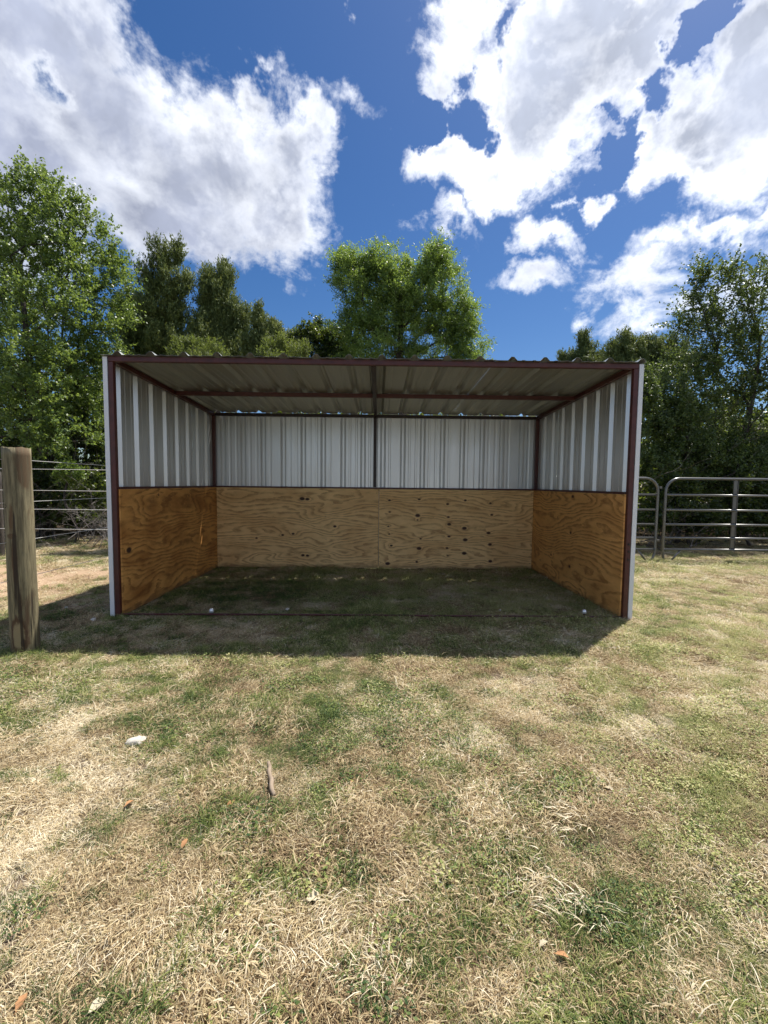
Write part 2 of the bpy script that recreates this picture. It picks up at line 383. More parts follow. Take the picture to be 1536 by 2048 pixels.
# ground
GROUND, q, b = mat('dry_pasture_soil')
P = q.n('ShaderNodeNewGeometry').outputs['Position']
n1 = q.noise(P, 1.6, 4, .6); n2 = q.noise(P, 45, 5, .7); n3 = q.noise(q.mapping(P, scale=(1,1.8,1)), 110, 3, .6)
base = q.ramp(n2, [(.25,(.055,.042,.030)),(.5,(.16,.12,.085)),(.75,(.36,.28,.20))])
gr = q.ramp(n3, [(.3,(.045,.06,.018)),(.7,(.16,.18,.065))])
A = q.n('ShaderNodeAttribute', attribute_type='GEOMETRY', attribute_name='green').outputs['Fac']
Bd = q.n('ShaderNodeAttribute', attribute_type='GEOMETRY', attribute_name='bare').outputs['Fac']
col = q.mix(q.math('MULTIPLY', A, .7), base, gr)
sand = q.ramp(q.noise(P, 30, 6, .7), [(.3,(.33,.21,.13)),(.55,(.50,.36,.24)),(.8,(.62,.48,.34))])
col = q.mix(Bd, col, sand)
dk = q.n('ShaderNodeAttribute', attribute_type='GEOMETRY', attribute_name='litter').outputs['Fac']
col = q.mix(dk, col, q.ramp(n2, [(.3,(.03,.022,.014)),(.7,(.13,.09,.055))]))
q.L.new(col, b.inputs['Base Color']); b.inputs['Roughness'].default_value = 1
b.inputs['Specular IOR Level'].default_value = .1
bump(q, b, q.math('ADD', q.math('MULTIPLY', n3, .5), n2), .9, .02)

def m_grass(name, ramp, trans=.25):
    m = bpy.data.materials.new(name); m.use_nodes = True; n = m.node_tree; n.nodes.clear(); q = N(n)
    r = q.n('ShaderNodeNewGeometry').outputs['Random Per Island']
    ti = q.n('ShaderNodeAttribute', attribute_type='INSTANCER', attribute_name='tint').outputs['Fac']
    v = q.math('ADD', q.math('MULTIPLY', q.math('SUBTRACT', r, .5), .8), ti, clamp=True)
    c = q.ramp(v, ramp)
    b = q.n('ShaderNodeBsdfPrincipled'); q.L.new(c, b.inputs['Base Color']); b.inputs['Roughness'].default_value = .55; b.inputs['Specular IOR Level'].default_value = .25
    t = q.n('ShaderNodeBsdfTranslucent'); q.L.new(c, t.inputs[0])
    x = q.n('ShaderNodeMixShader'); x.inputs[0].default_value = trans
    q.L.new(b.outputs[0], x.inputs[1]); q.L.new(t.outputs[0], x.inputs[2])
    o = q.n('ShaderNodeOutputMaterial'); q.L.new(x.outputs[0], o.inputs[0]); return m
G_STRAW = m_grass('straw_blade', [(0,(.18,.12,.065)),(.25,(.40,.29,.16)),(.5,(.58,.475,.27)),(.75,(.68,.57,.38)),(1,(.82,.74,.56))])
G_GREEN = m_grass('green_blade', [(0,(.042,.085,.026)),(.3,(.12,.175,.052)),(.6,(.25,.295,.085)),(.82,(.42,.43,.15)),(1,(.58,.54,.28))], .35)

# ------------------------------------------------------------------ ground sheet
def green_map(x, y):
    g = fbm(x*.75+3, y*.75, 21, 4)*.62 + fbm(x*2.6, y*2.6, 33, 3)*.38
    for (cx, cy, rx, ry, a) in ((1.9,2.35,.9,.45,.22),(1.55,1.95,.5,.3,.15),(-.9,2.7,.9,.3,.10),(-2.2,2.6,.8,.4,.14),(-.75,1.5,.5,.3,.10),(5.6,7.2,4,1.0,.25),(0,4.6,3.0,1.6,.20),(-3.2,4.0,1.2,.5,.18),
                                (-1.6,3.2,1.2,.15,.12),(.35,1.15,.25,.2,.12),(.3,2.9,.7,.3,-.12),(.9,2.0,.4,.35,-.12),(-1.1,2.5,.45,.2,-.12),(-.6,1.05,.9,.3,-.08),(3.2,4.2,1.0,.8,.05)):
        g = g + a*np.exp(-((x-cx)/rx)**2-((y-cy)/ry)**2)
    return np.clip((g-.42)/.26, 0, 1)
def bare_map(x, y):
    n = (fbm(x*1.1, y*1.1, 41)-.5)
    return np.clip(1.35-np.maximum(np.abs((x+5.2)/2.5), np.abs((y-5.6)/1.45))+n*.9, 0, 1)*np.clip((7.25-y+n)/.5, 0, 1)
gy = np.concatenate([np.linspace(-6, 0, 13)[:-1], np.linspace(0, 9, 151)[:-1], np.linspace(9, 30, 64)[:-1], np.geomspace(30, 900, 24)])
gx0 = np.concatenate([np.linspace(0, 9, 120)[:-1], np.linspace(9, 30, 40)[:-1], np.geomspace(30, 900, 20)])
gx = np.concatenate([-gx0[:0:-1], gx0])
X, Y = np.meshgrid(gx, gy); Zg = gh(X, Y)
V = np.stack([X, Y, Zg], -1).reshape(-1, 3); ny_, nx_ = X.shape
idx = np.arange(ny_*nx_).reshape(ny_, nx_)
Fq = np.stack([idx[:-1,:-1], idx[:-1,1:], idx[1:,1:], idx[1:,:-1]], -1).reshape(-1, 4)
ground = np_mesh('ground', V, Fq, GROUND); tag(ground, 'dry patchy pasture ground around the shelter', None, None, 'structure')
ground.data.polygons.foreach_set('use_smooth', [True]*len(ground.data.polygons))
for nm, arr in (('green', green_map(X, Y)), ('bare', bare_map(X, Y)), ('litter', np.clip((Y-8.6+(fbm(X*.8, Y*.8, 77)-.5)*2)/.9, 0, 1)*np.clip(1-(Y-60)/20, 0, 1))):
    a = ground.data.attributes.new(nm, 'FLOAT', 'POINT'); a.data.foreach_set('value', arr.astype(np.float32).ravel())

# ------------------------------------------------------------------ grass (instanced clumps)
protos = bpy.data.collections.new('grass_clumps')
def clump(name, n, rad, lmin, lmax, w, up, curl, mt, seed, dirbias=None):
    r = np.random.default_rng(seed)
    a = r.uniform(0, 2*PI, n); d = rad*np.sqrt(r.uniform(0, 1, n)); base = np.stack([d*np.cos(a), d*np.sin(a), np.full(n, -.004)], 1)
    ha = r.uniform(0, 2*PI, n) if dirbias is None else r.normal(dirbias, .55, n)
    el = np.clip(r.normal(up, .28, n), .05, 1.5); L = r.uniform(lmin, lmax, n)*r.uniform(.7, 1.1, n)
    h = np.stack([np.cos(ha), np.sin(ha)], 1); side = np.stack([-h[:,1], h[:,0], np.zeros(n)], 1)
    tw = r.uniform(-.9, .9, n); side = side*np.cos(tw)[:,None]; side[:,2] = np.sin(tw)
    bend = r.uniform(.3, 1.0, n)*curl; sb = r.normal(0, .45, n)
    pts = [base]; e = el.copy(); hh = ha.copy(); seg = 4; p = base.copy()
    for k in range(seg):
        stp = np.stack([np.cos(e)*np.cos(hh), np.cos(e)*np.sin(hh), np.sin(e)], 1)*(L/seg)[:,None]
        p = p+stp; p[:,2] = np.maximum(p[:,2], .002+r.uniform(0,.010,n)); pts.append(p.copy()); e = e-bend*(k+1)*.28; hh = hh+sb/seg
    ww = w*r.uniform(.6, 1.3, n); V = []; 
    for k, pp in enumerate(pts):
        f = (1-(k/seg)**1.6)*.92+.08 if k else .75
        V += [pp-side*(ww*f/2)[:,None], pp+side*(ww*f/2)[:,None]]
    V = np.stack(V, 1).reshape(-1, 3)                               # n, 2*(seg+1), 3
    b0 = (np.arange(n)*2*(seg+1))[:,None]; fs = []
    for k in range(seg): fs.append(b0+np.array([[2*k, 2*k+1, 2*k+3, 2*k+2]]))
    Fq = np.concatenate(fs, 0)
    me = bpy.data.meshes.new(name); me.vertices.add(len(V)); me.vertices.foreach_set('co', V.astype(np.float32).ravel())
    me.loops.add(len(Fq)*4); me.loops.foreach_set('vertex_index', Fq.astype(np.int32).ravel()); me.polygons.add(len(Fq)); me.polygons.foreach_set('loop_start', np.arange(0, len(Fq)*4, 4, dtype=np.int32))
    me.update(calc_edges=True); me.materials.append(mt)
    o = bpy.data.objects.new(name, me); protos.objects.link(o); return o
def leafy(name, n, rad, mt, seed):                                  # low broad-leaved weeds
    r = np.random.default_rng(seed); V = []; Fl = []
    for i in range(n):
        a = r.uniform(0, 2*PI); d = rad*math.sqrt(r.uniform()); c = Vector((d*math.cos(a), d*math.sin(a), r.uniform(.006, .035)))
        h = r.uniform(0, 2*PI); s = r.uniform(.004, .008); t = Vector((math.cos(h), math.sin(h), r.normal(.1, .35))).normalized(); u = t.cross(Vector((r.normal(0,.3), r.normal(0,.3), 1))).normalized()
        k = len(V); V += [c-t*s, c+u*s*.55, c+t*s*1.1, c-u*s*.55]; Fl.append((k, k+1, k+2, k+3))
    me = bpy.data.meshes.new(name); me.from_pydata([tuple(v) for v in V], [], Fl); me.materials.append(mt)
    o = bpy.data.objects.new(name, me); protos.objects.link(o); return o
# order = alphabetical index used by Pick Instance
K = []
for i in range(5): K.append(clump('a_straw_%d' % i, 120, .085, .022, .058, .0030, .50, 1.1, G_STRAW, 100+i))
for i in range(3): K.append(clump('b_straw_swept_%d' % i, 80, .08, .035, .08, .0030, .30, .7, G_STRAW, 200+i, 0))
for i in range(4): K.append(clump('c_green_short_%d' % i, 100, .08, .02, .055, .0026, .75, 1.0, G_GREEN, 300+i))
for i in range(3): K.append(clump('d_green_tuft_%d' % i, 60, .035, .045, .10, .0028, .95, 1.3, G_GREEN, 400+i))
for i in range(2): K.append(leafy('e_weed_%d' % i, 90, .07, G_GREEN, 500+i))
for i in range(2): K.append(clump('f_straw_upright_%d' % i, 40, .045, .04, .09, .0028, .55, 1.2, G_STRAW, 600+i))
pts, ids, scl, rot, tint = [], [], [], [], []
def scatter(y0, y1, dens, sc, wide=1.12, extra=1.3, xr=None):
    xm = (y1*wide+extra) if xr is None else None
    x0, x1 = (-xm, xm) if xr is None else xr
    n = int(dens*(x1-x0)*(y1-y0)); x = rng.uniform(x0, x1, n); y = rng.uniform(y0, y1, n)
    keep = np.abs(x) < y*wide+extra; x, y = x[keep], y[keep]
    g = green_map(x, y); bm = bare_map(x, y)
    k = rng.uniform(0, 1, len(x)) > bm*.93; x, y, g = x[k], y[k], g[k]
    # nothing grows through the plywood and posts
    inw = (np.abs(y-5.4) < 1.35) & ((np.abs(x+2.53) < .10) | (np.abs(x-2.46) < .10)) | ((np.abs(y-6.70) < .09) & (x > -2.6) & (x < 2.55))
    x, y, g = x[~inw], y[~inw], g[~inw]
    u = rng.uniform(0, 1, len(x)); u2 = rng.uniform(0, 1, len(x))
    tall = fbm(x*1.3+9, y*1.3, 55, 3)
    inside = (np.abs(x+.04) < 2.5) & (y > 3.9) & (y < 6.65)
    pg = np.clip(.14*inside+.16+.42*g+(fbm(x*6.5, y*6.5, 123, 4)-.5)*1.6, .04, .93)
    i = np.where(u < pg,
                 np.where(u2 < .58, 8+rng.integers(0, 4, len(x)), np.where(u2 < .58+.30*(tall > .48), 12+rng.integers(0, 3, len(x)), np.where(u2 < .95, 15+rng.integers(0, 2, len(x)), 8))),
                 np.where(u2 < .62, rng.integers(0, 5, len(x)), np.where(u2 < .90, 5+rng.integers(0, 3, len(x)), np.where(tall > .5, 17+rng.integers(0, 2, len(x)), 0))))
    straw = (i < 8) | (i >= 17)
    pale = fbm(x*1.7, y*1.7+5, 66, 4); yel = fbm(x*.6+2, y*.6, 88, 3)
    rightness = np.clip((x*.28+y*.13-.40), 0, .62)
    fine_ = fbm(x*7, y*7, 140, 3)-.5
    t = np.where(straw, .50+(pale-.5)*.9+fine_*.9, .42+(yel-.5)*1.0+fine_*.5+rightness*.7)
    t = t+rng.normal(0, .15, len(x))
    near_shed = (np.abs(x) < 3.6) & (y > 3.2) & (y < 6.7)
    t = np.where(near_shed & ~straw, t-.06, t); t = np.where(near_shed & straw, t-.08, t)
    swept = fbm(x*.8, y*.8, 99, 2)*2*PI*1.5
    rz = np.where((i >= 5) & (i < 8), swept+rng.normal(0, .5, len(x)), rng.uniform(0, 2*PI, len(x)))
    s = sc*rng.uniform(.65, 1.3, len(x))*np.where(straw, 1, .9+.35*(tall-.4))
    s = s*(.62+.80*np.clip((fbm(x*4.3, y*4.3, 171, 3)-.25)*1.8, 0, 1))
    s = np.where(near_shed & (y > 4.2), s*.92, s)
    pts.append(np.stack([x, y, gh(x, y)], 1)); ids.append(i); scl.append(s); rot.append(rz); tint.append(np.clip(t, 0, 1))
scatter(.35, 1.6, 900, .85); scatter(1.6, 2.6, 760, .9); scatter(2.6, 4, 560, .95); scatter(4, 5.8, 340, 1.1); scatter(5.8, 8.2, 200, 1.35); scatter(8.2, 10.5, 60, 1.5)
scatter(4.1, 6.6, 330, .85, xr=(-2.4, 2.35)); scatter(-1.5, .35, 60, 1.0, 1.1, 3)
# fringe of taller grass round posts and along the shade line
fr = []
for (cx, cy, r, n, k) in ((-2.75,3.28,.17,60,'d'),(-2.52,4.12,.12,22,'d'),(2.46,4.10,.14,40,'f'),(-1.0,3.35,.45,70,'d'),(-.2,3.3,.5,30,'d'),(5.0,7.4,.4,40,'d'),(-2.35,3.15,.35,34,'d'),(1.0,3.25,.6,50,'d'),(.6,6.5,1.9,120,'c'),(-1.2,6.5,1.2,60,'c')):
    for _ in range(n):
        a = rng.uniform(0, 2*PI); d = r*math.sqrt(rng.uniform()); x = cx+d*math.cos(a); y = cy+d*math.sin(a)*(.35 if r > .3 else 1)
        if y > 6.58 and k == 'c': continue
        fr.append((x, y, {'d': 12+rng.integers(0, 3), 'f': 17+rng.integers(0, 2), 'c': 8+rng.integers(0, 4)}[k], rng.uniform(.7, 1.35)*(.8 if k == 'd' else 1)))
fr = np.array(fr); pts.append(np.stack([fr[:,0], fr[:,1], gh(fr[:,0], fr[:,1])], 1)); ids.append(fr[:,2].astype(int)); scl.append(fr[:,3]); rot.append(rng.uniform(0, 6.3, len(fr))); tint.append(np.clip(rng.normal(.5, .15, len(fr)), 0, 1))
# pale dead tufts
tf = []
for (px, py, n) in ((745,1935,16),(720,1890,8),(1045,1770,7),(865,1725,5),(640,1800,5),(350,1960,14),(1500,1690,10),(1180,1830,8),(1300,1850,8),(1250,1560,8),(180,1900,8),(900,1490,8),(1100,1650,9),(560,1980,12)):
    c = onground(px, py)
    for _ in range(max(2, n//4)): tf.append((c.x+rng.normal(0, .06), c.y+rng.normal(0, .045), rng.choice([5,6,7,17,18]), rng.uniform(.7, 1.3)))
tf = np.array(tf); pts.append(np.stack([tf[:,0], tf[:,1], gh(tf[:,0], tf[:,1])+.004], 1)); ids.append(tf[:,2].astype(int)); scl.append(tf[:,3]); rot.append(rng.uniform(0, 6.3, len(tf))); tint.append(np.full(len(tf), .80))
pts = np.concatenate(pts); ids = np.concatenate(ids); scl = np.concatenate(scl); rot = np.concatenate(rot); tint = np.concatenate(tint)
print('grass clumps', len(pts))
gm = bpy.data.meshes.new('grass'); gm.vertices.add(len(pts)); gm.vertices.foreach_set('co', pts.astype(np.float32).ravel())
for nm, arr, ty in (('kind_id', ids, 'INT'), ('size', scl, 'FLOAT'), ('turn', rot, 'FLOAT'), ('tint', tint, 'FLOAT')):
    a = gm.attributes.new(nm, ty, 'POINT'); a.data.foreach_set('value', arr.astype(np.int32 if ty == 'INT' else np.float32))
grass = bpy.data.objects.new('grass', gm); COL.objects.link(grass)
tag(grass, 'short patchy pasture grass, part green and part dry straw, covering the ground', 'grass', None, 'stuff')
ng = bpy.data.node_groups.new('scatter_grass', 'GeometryNodeTree')
ng.interface.new_socket('Geometry', in_out='INPUT', socket_type='NodeSocketGeometry'); ng.interface.new_socket('Geometry', in_out='OUTPUT', socket_type='NodeSocketGeometry')
gi = ng.nodes.new('NodeGroupInput'); go = ng.nodes.new('NodeGroupOutput')
ci = ng.nodes.new('GeometryNodeCollectionInfo'); ci.inputs[0].default_value = protos; ci.inputs['Separate Children'].default_value = True; ci.inputs['Reset Children'].default_value = True
ip = ng.nodes.new('GeometryNodeInstanceOnPoints'); ip.inputs['Pick Instance'].default_value = True
def named(nm, ty):
    x = ng.nodes.new('GeometryNodeInputNamedAttribute'); x.data_type = ty; x.inputs[0].default_value = nm; return x.outputs[0]
ng.links.new(gi.outputs[0], ip.inputs['Points']); ng.links.new(ci.outputs[0], ip.inputs['Instance'])
ng.links.new(named('kind_id', 'INT'), ip.inputs['Instance Index']); ng.links.new(named('size', 'FLOAT'), ip.inputs['Scale'])
cx = ng.nodes.new('ShaderNodeCombineXYZ'); ng.links.new(named('turn', 'FLOAT'), cx.inputs[2]); ng.links.new(cx.outputs[0], ip.inputs['Rotation'])
ng.links.new(ip.outputs[0], go.inputs[0])
md = grass.modifiers.new('scatter', 'NODES'); md.node_group = ng

# ------------------------------------------------------------------ the shelter
XL, XR, YB, YF = -2.461, 2.389, 6.655, 4.180                        # inner faces of the plywood; its front edge
T = .047; PT = .015
PXL, PXR = XL-PT-.002, XR+PT+.002                                   # inner faces of the steel posts
ZF, ZB = 2.468, 2.362                                               # tops of the front and back beams
YP0 = 4.150                                                         # front face of the front posts
YH0 = YB+PT+.002                                                    # inner face of the back posts
def zr(y): return ZF + (ZB-ZF)*(y-YP0)/(YH0+T-YP0)                  # underside of the roof
shed = empty('livestock_shelter', ((XL+XR)/2, (YF+YB)/2, 0), 'open fronted metal shelter with maroon steel frame, ribbed metal upper walls and plywood lower walls', 'shelter')
OFF = Vector(shed.location)
def part(mb, name, m, parent=shed, smooth=False, bevel=0, origin=None):
    mb.v = [tuple(Vector(p)-OFF) for p in mb.v]
    return mb.build(name, m, parent, smooth, bevel)
for x0 in (PXL-T, PXR):                                             # four corner posts
    part(MB().box((x0, YP0, -.05), (x0+T, YP0+T, ZF-T-.002)), 'steel_post', MAROON, bevel=.004)
    part(MB().box((x0, YH0, -.05), (x0+T, YH0+T, ZB-T-.002)), 'steel_post', MAROON, bevel=.004)
XC = -.055
part(MB().box((XC-T/2, YH0+.001, 1.26), (XC+T/2, YH0+T-.001, ZB-T-.002)), 'steel_post', SHADEDP, bevel=.004)
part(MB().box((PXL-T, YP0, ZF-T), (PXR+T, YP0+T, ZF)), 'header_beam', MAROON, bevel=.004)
part(MB().box((PXL-T, YH0, ZB-T), (PXR+T, YH0+T, ZB)), 'header_beam', SHADEDP, bevel=.004)
ya, yb_ = YP0+T+.001, YH0-.001
for xa, xb in ((PXL-T, PXL), (PXR, PXR+T), (XC-T/2, XC+T/2)):
    za, zb = zr(ya)-.001, zr(yb_)-.001
    part(MB().hexa([(xa,ya,za-T),(xb,ya,za-T),(xb,yb_,zb-T),(xa,yb_,zb-T),(xa,ya,za),(xb,ya,za),(xb,yb_,zb),(xa,yb_,zb)]), 'rafter', SHADEDP if xa == XC-T/2 else MAROON, bevel=.003)
yp = 5.40
for xa, xb in ((PXL+.001, XC-T/2-.001), (XC+T/2+.001, PXR-.001)):
    part(MB().box((xa, yp, zr(yp)-.052), (xb, yp+T, zr(yp+T)-.002)), 'purlin', MAROON, bevel=.003)
g0, g1 = 1.200, 1.256
part(MB().box((PXL-T+.001, YP0+T+.001, g0), (PXL-.001, YH0-.001, g1)), 'girt', MAROON)
part(MB().box((PXR+.001, YP0+T+.001, g0), (PXR+T-.001, YH0-.001, g1)), 'girt', MAROON)
part(MB().box((PXL+.001, YH0+.001, g0), (PXR-.001, YH0+T-.001, g1)), 'girt', MAROON)
part(MB().tube([(PXL, YP0+.03, .022), (-1, YP0+.025, .030), (.6, YP0+.032, .024), (PXR, YP0+.03, .026)], .010, 6), 'ground_rail', MAROON)

def profile(width, rib=.305, h=.034, start=.1525):
    "height of an R panel across its width"
    pts = [(0, 0)]; u = start
    while u < width-.01:
        for du, dh in ((-.044,0),(-.013,h),(.013,h),(.044,0)): 
            if 0 < u+du < width: pts.append((u+du, dh))
        for c in (.102, .203):
            for du, dh in ((-.020,0),(-.011,.0045),(.011,.0045),(.020,0)):
                if u+c+du < width: pts.append((u+c+du, dh))
        u += rib
    pts.append((width, 0)); return pts
def sheet(name, m, origin, udir, vdir, ndir, width, v0, v1, label=None):
    "ribbed sheet: width along u, from v0(u) to v1(u) along v, ribs out along n; real sheet thickness"
    o, u_, v_, n_ = Vector(origin), Vector(udir), Vector(vdir), Vector(ndir)
    mb = MB(); pr = profile(width); k = len(pr); th = .0011
    for t in (0, th):
        for end in (0, 1):
            for (u, h) in pr:
                vv = (v0, v1)[end]; vv = vv(u) if callable(vv) else vv
                mb.v.append(tuple(o+u_*u+v_*vv+n_*(h+t)))
    for i in range(k-1):
        a, b_, c, d = i, i+1, k+i+1, k+i
        mb.f += [(a, d, c, b_), (a+2*k, b_+2*k, c+2*k, d+2*k), (a, b_, b_+2*k, a+2*k), (d, d+2*k, c+2*k, c)]
    mb.f += [(0, 2*k, 3*k, k), (k-1, 2*k-1, 4*k-1, 3*k-1)]
    return part(mb, name, m)
# back wall: six sheets, each lapping the next
bw0, bw1 = PXL-T, PXR+T; n = 0; x = bw0
while x < bw1-.02:
    w = min(.915, bw1-x); sheet('wall_sheet', GALV, (x, YH0+T+.001+.0022*(n % 2), 0), (1,0,0), (0,0,1), (0,1,0), w, .02, ZB-.003); x += .915; n += 1
# side walls
yw = YP0; n = 0; sd0, sd1 = YP0, YH0+T
while yw < sd1-.02:
    w = min(.915, sd1-yw)
    for sx, xx in ((-1, PXL-T-.001), (1, PXR+T+.001)):
        sheet('wall_sheet', GALV, (xx+sx*.0022*(n % 2), yw, 0), (0,1,0), (0,0,1), (sx,0,0), w, .02, lambda u, y0=yw: zr(y0+u)-.003)
    yw += .915; n += 1
# roof: sheets run front to back on top of the beams; rib ends stay open
x = PXL-T-.045; n = 0; xe = PXR+T+.045
sl_ = (ZB-ZF)/(YH0+T-YP0); vd = Vector((0, 1, sl_)).normalized(); nd = Vector((0, -sl_, 1)).normalized()
while x < xe-.02:
    w = min(.915, xe-x); y0 = YP0-.035
    sheet('roof_sheet', ROOFM, (x, y0, zr(y0)+.0015+.0022*(n % 2)), (1,0,0), vd, nd, w, 0, (YH0+.001-y0)/vd.y); x += .915; n += 1
# screws on the roof ribs along the front beam
sc = MB()
for i in range(17):
    xx = PXL-.02+i*.305
    sc.tube([(xx, YP0+.02, ZF+.002), (xx, YP0+.02, ZF+.012)], .007, 6)
o = part(sc, 'roof_screws', SILVER); o['kind'] = 'stuff'
# white corner trim: an L of folded sheet at each front corner
for s, xw in ((-1, PXL-T), (1, PXR+T)):
    a = xw+s*.003; c = xw+s*.044
    mb = MB().box((min(a, c), YP0-.004, -.01), (max(a, c), YP0-.001, ZF-.006))
    mb.box((min(c, c-s*.003), YP0-.001, -.01), (max(c, c-s*.003), YP0+.12, ZF-.01))
    part(mb, 'corner_trim', TRIM)
# plywood sheets, each built in its own frame: x along the grain, z up
def ply(name, m, w, h, loc, rz):
    o = MB().box((0, -PT, 0), (w, 0, h)).build(name, m, shed, bevel=.0015); o.location = Vector(loc)-OFF; o.rotation_euler = (0, 0, rz); return o
ZP = 1.234; xs = .012
tag(ply('plywood_sheet', PLY_L, xs-.003-XL, ZP-.012, (XL, YB+PT, .012), 0), 'light plywood sheet of the back wall, left of the seam')
tag(ply('plywood_sheet', PLY_R, XR-xs-.003, ZP-.015, (xs+.003, YB+PT, .012), 0), 'light knotty plywood sheet of the back wall, right of the seam')
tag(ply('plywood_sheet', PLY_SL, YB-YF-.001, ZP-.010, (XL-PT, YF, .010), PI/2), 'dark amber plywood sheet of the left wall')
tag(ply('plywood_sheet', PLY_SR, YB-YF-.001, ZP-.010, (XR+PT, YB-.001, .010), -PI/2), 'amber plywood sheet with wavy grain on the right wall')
scw = MB()
for zz in (.10, .45, .80, 1.17):
    for xx in (XL+.03, -1.6, -.8, -.03, .05, .85, 1.6, XR-.03):
        scw.tube([(xx+random.uniform(-.01,.01), YB-.0015, zz), (xx, YB+.004, zz)], .0045, 6)
    for yy in (YF+.03, 4.9, 5.7, YB-.05):
        scw.tube([(XL+.0015, yy, zz+.01), (XL-.004, yy, zz+.01)], .0045, 6); scw.tube([(XR-.0015, yy, zz-.01), (XR+.004, yy, zz-.01)], .0045, 6)
o = part(scw, 'plywood_screws', BLACKM); o['kind'] = 'stuff'
# right plywood edge notches, put in as three added black studs on the post
for z in (.60, .68, .75):
    part(MB().tube([(PXR+.028, YP0-.008, z), (PXR+.028, YP0+.004, z)], .011, 6), 'notch_stud', BLACKM)

# ------------------------------------------------------------------ anchors at the front rail
def anchor(p, label, rz):
    t = empty('ground_anchor', p, label, 'anchor', 'silver ground anchors at the open front', rz)
    MB().tube([(0,0,-.08), (0,0,.03)], .011, 8).build('shaft', MAROON, t, True)
    mb = MB(); pr = [(0,.075),(.010,.073),(.018,.066),(.022,.054),(.022,.036),(.016,.032)]
    pts = [(0,0,z) for r, z in pr]; mb.tube(pts, [max(r, .002) for r, z in pr], 12); mb.build('cap', SILVER, t, True)
    MB().box((-.045,-.018,.004), (.045,.018,.010)).build('plate', BLACKM, t, bevel=.002)
    return t
p = onground(423, 1231); anchor((p.x, p.y, float(gh(p.x, p.y))), 'shiny silver capped anchor in the shaded grass near the left front post', .3)
p = onground(1168, 1234); anchor((p.x, p.y, float(gh(p.x, p.y))), 'shiny silver capped anchor in the shaded grass near the right front post', -.4)

# ------------------------------------------------------------------ fences
def round_post(mb, x, y, z0, z1, r, seg=26, rings=30, lean=(0,0), seed=0):
    k0 = len(mb.v)
    for i in range(rings+1):
        t = i/rings; z = z0+(z1-z0)*t
        for j in range(seg):
            a = 2*PI*j/seg
            rr = r*(1+.035*mnoise.noise(Vector((math.cos(a)*1.3+seed, math.sin(a)*1.3, z*1.3)))+.02*mnoise.noise(Vector((math.cos(a)*6+seed, math.sin(a)*6, z*1.5)))+.04*(1-t))
            zz = z+(.012*mnoise.noise(Vector((a*2, seed, 1))) if i == rings else 0)
            mb.v.append((x+lean[0]*t+rr*math.cos(a), y+lean[1]*t+rr*math.sin(a), zz))
    for i in range(rings):
        for j in range(seg):
            A = k0+i*seg+j; B = k0+i*seg+(j+1) % seg; mb.f.append((A, B, B+seg, A+seg))
    mb.v.append((x+lean[0], y+lean[1], z1-.004)); c = len(mb.v)-1; b0 = k0+rings*seg
    for j in range(seg): mb.f.append((b0+j, b0+(j+1) % seg, c))
    return mb
def sag(a, b, s, r, n=14):
    a, b = Vector(a), Vector(b); return MB().tube([a.lerp(b, i/n)-Vector((0, 0, 4*s*(i/n)*(1-i/n))) for i in range(n+1)], r, 5)
BX, BY = -2.676, 3.28
fence = empty('wire_fence', (BX, BY, 0), 'strand wire fence running back beside the shelter from the thick round wooden post', 'fence')
o = round_post(MB(), 0, 0, -.2, at(33, 895, 3.24).z, .086, lean=(-.012, .0)).build('fence_post', PINE, fence, True); tag(o, 'thick weathered round post with dark stains and knots')
FD = Vector((BX, BY, 0))
for ya_, yb2 in ((922, 931), (1002, 996), (1075, 1054), (1146, 1115)):
    a_, c_ = at(66, ya_, 3.50)-FD, at(204, yb2, 4.32)-FD
    m_ = a_.lerp(c_, -.13); m_.y = .118; m_.x = -.03                 # stapled to the back of the post
    e_ = Vector((.10, 4.08, m_.z+(c_.z-a_.z)*1.5))
    sag(m_, e_, .0, .0022).build('wire', WIRE, fence)
    sag((-.75, -5.2, m_.z), m_, .02, .0022).build('wire', WIRE, fence)
    MB().tube([m_+Vector((0, -.02, .012)), m_+Vector((0, .004, .002)), m_+Vector((0, -.02, -.014))], .0022, 5).build('staple', WIRE, fence)
o = round_post(MB(), -.75, -5.25, -.2, 1.6, .07, 14, 6, seed=4).build('fence_post', PINE, fence, True)
f2 = empty('wire_fence', (-6.42, 7.42, 0), 'strand wire fence running across behind the bare dirt, in front of the left trees', 'fence')
for k, xx in enumerate((-5.6, 0, 3.55, 7.4)):
    o = round_post(MB(), xx, 0, -.2, 1.45, .062, 14, 8, seed=k).build('fence_post', BARK, f2, True)
for py in (938.5, 981, 1018.5, 1058):
    z = at(140, py, 7.35).z
    sag((-5.7, -.07, z+.01), (9.0, -.07, z), .01, .0045, 24).build('wire', WIRE, f2)

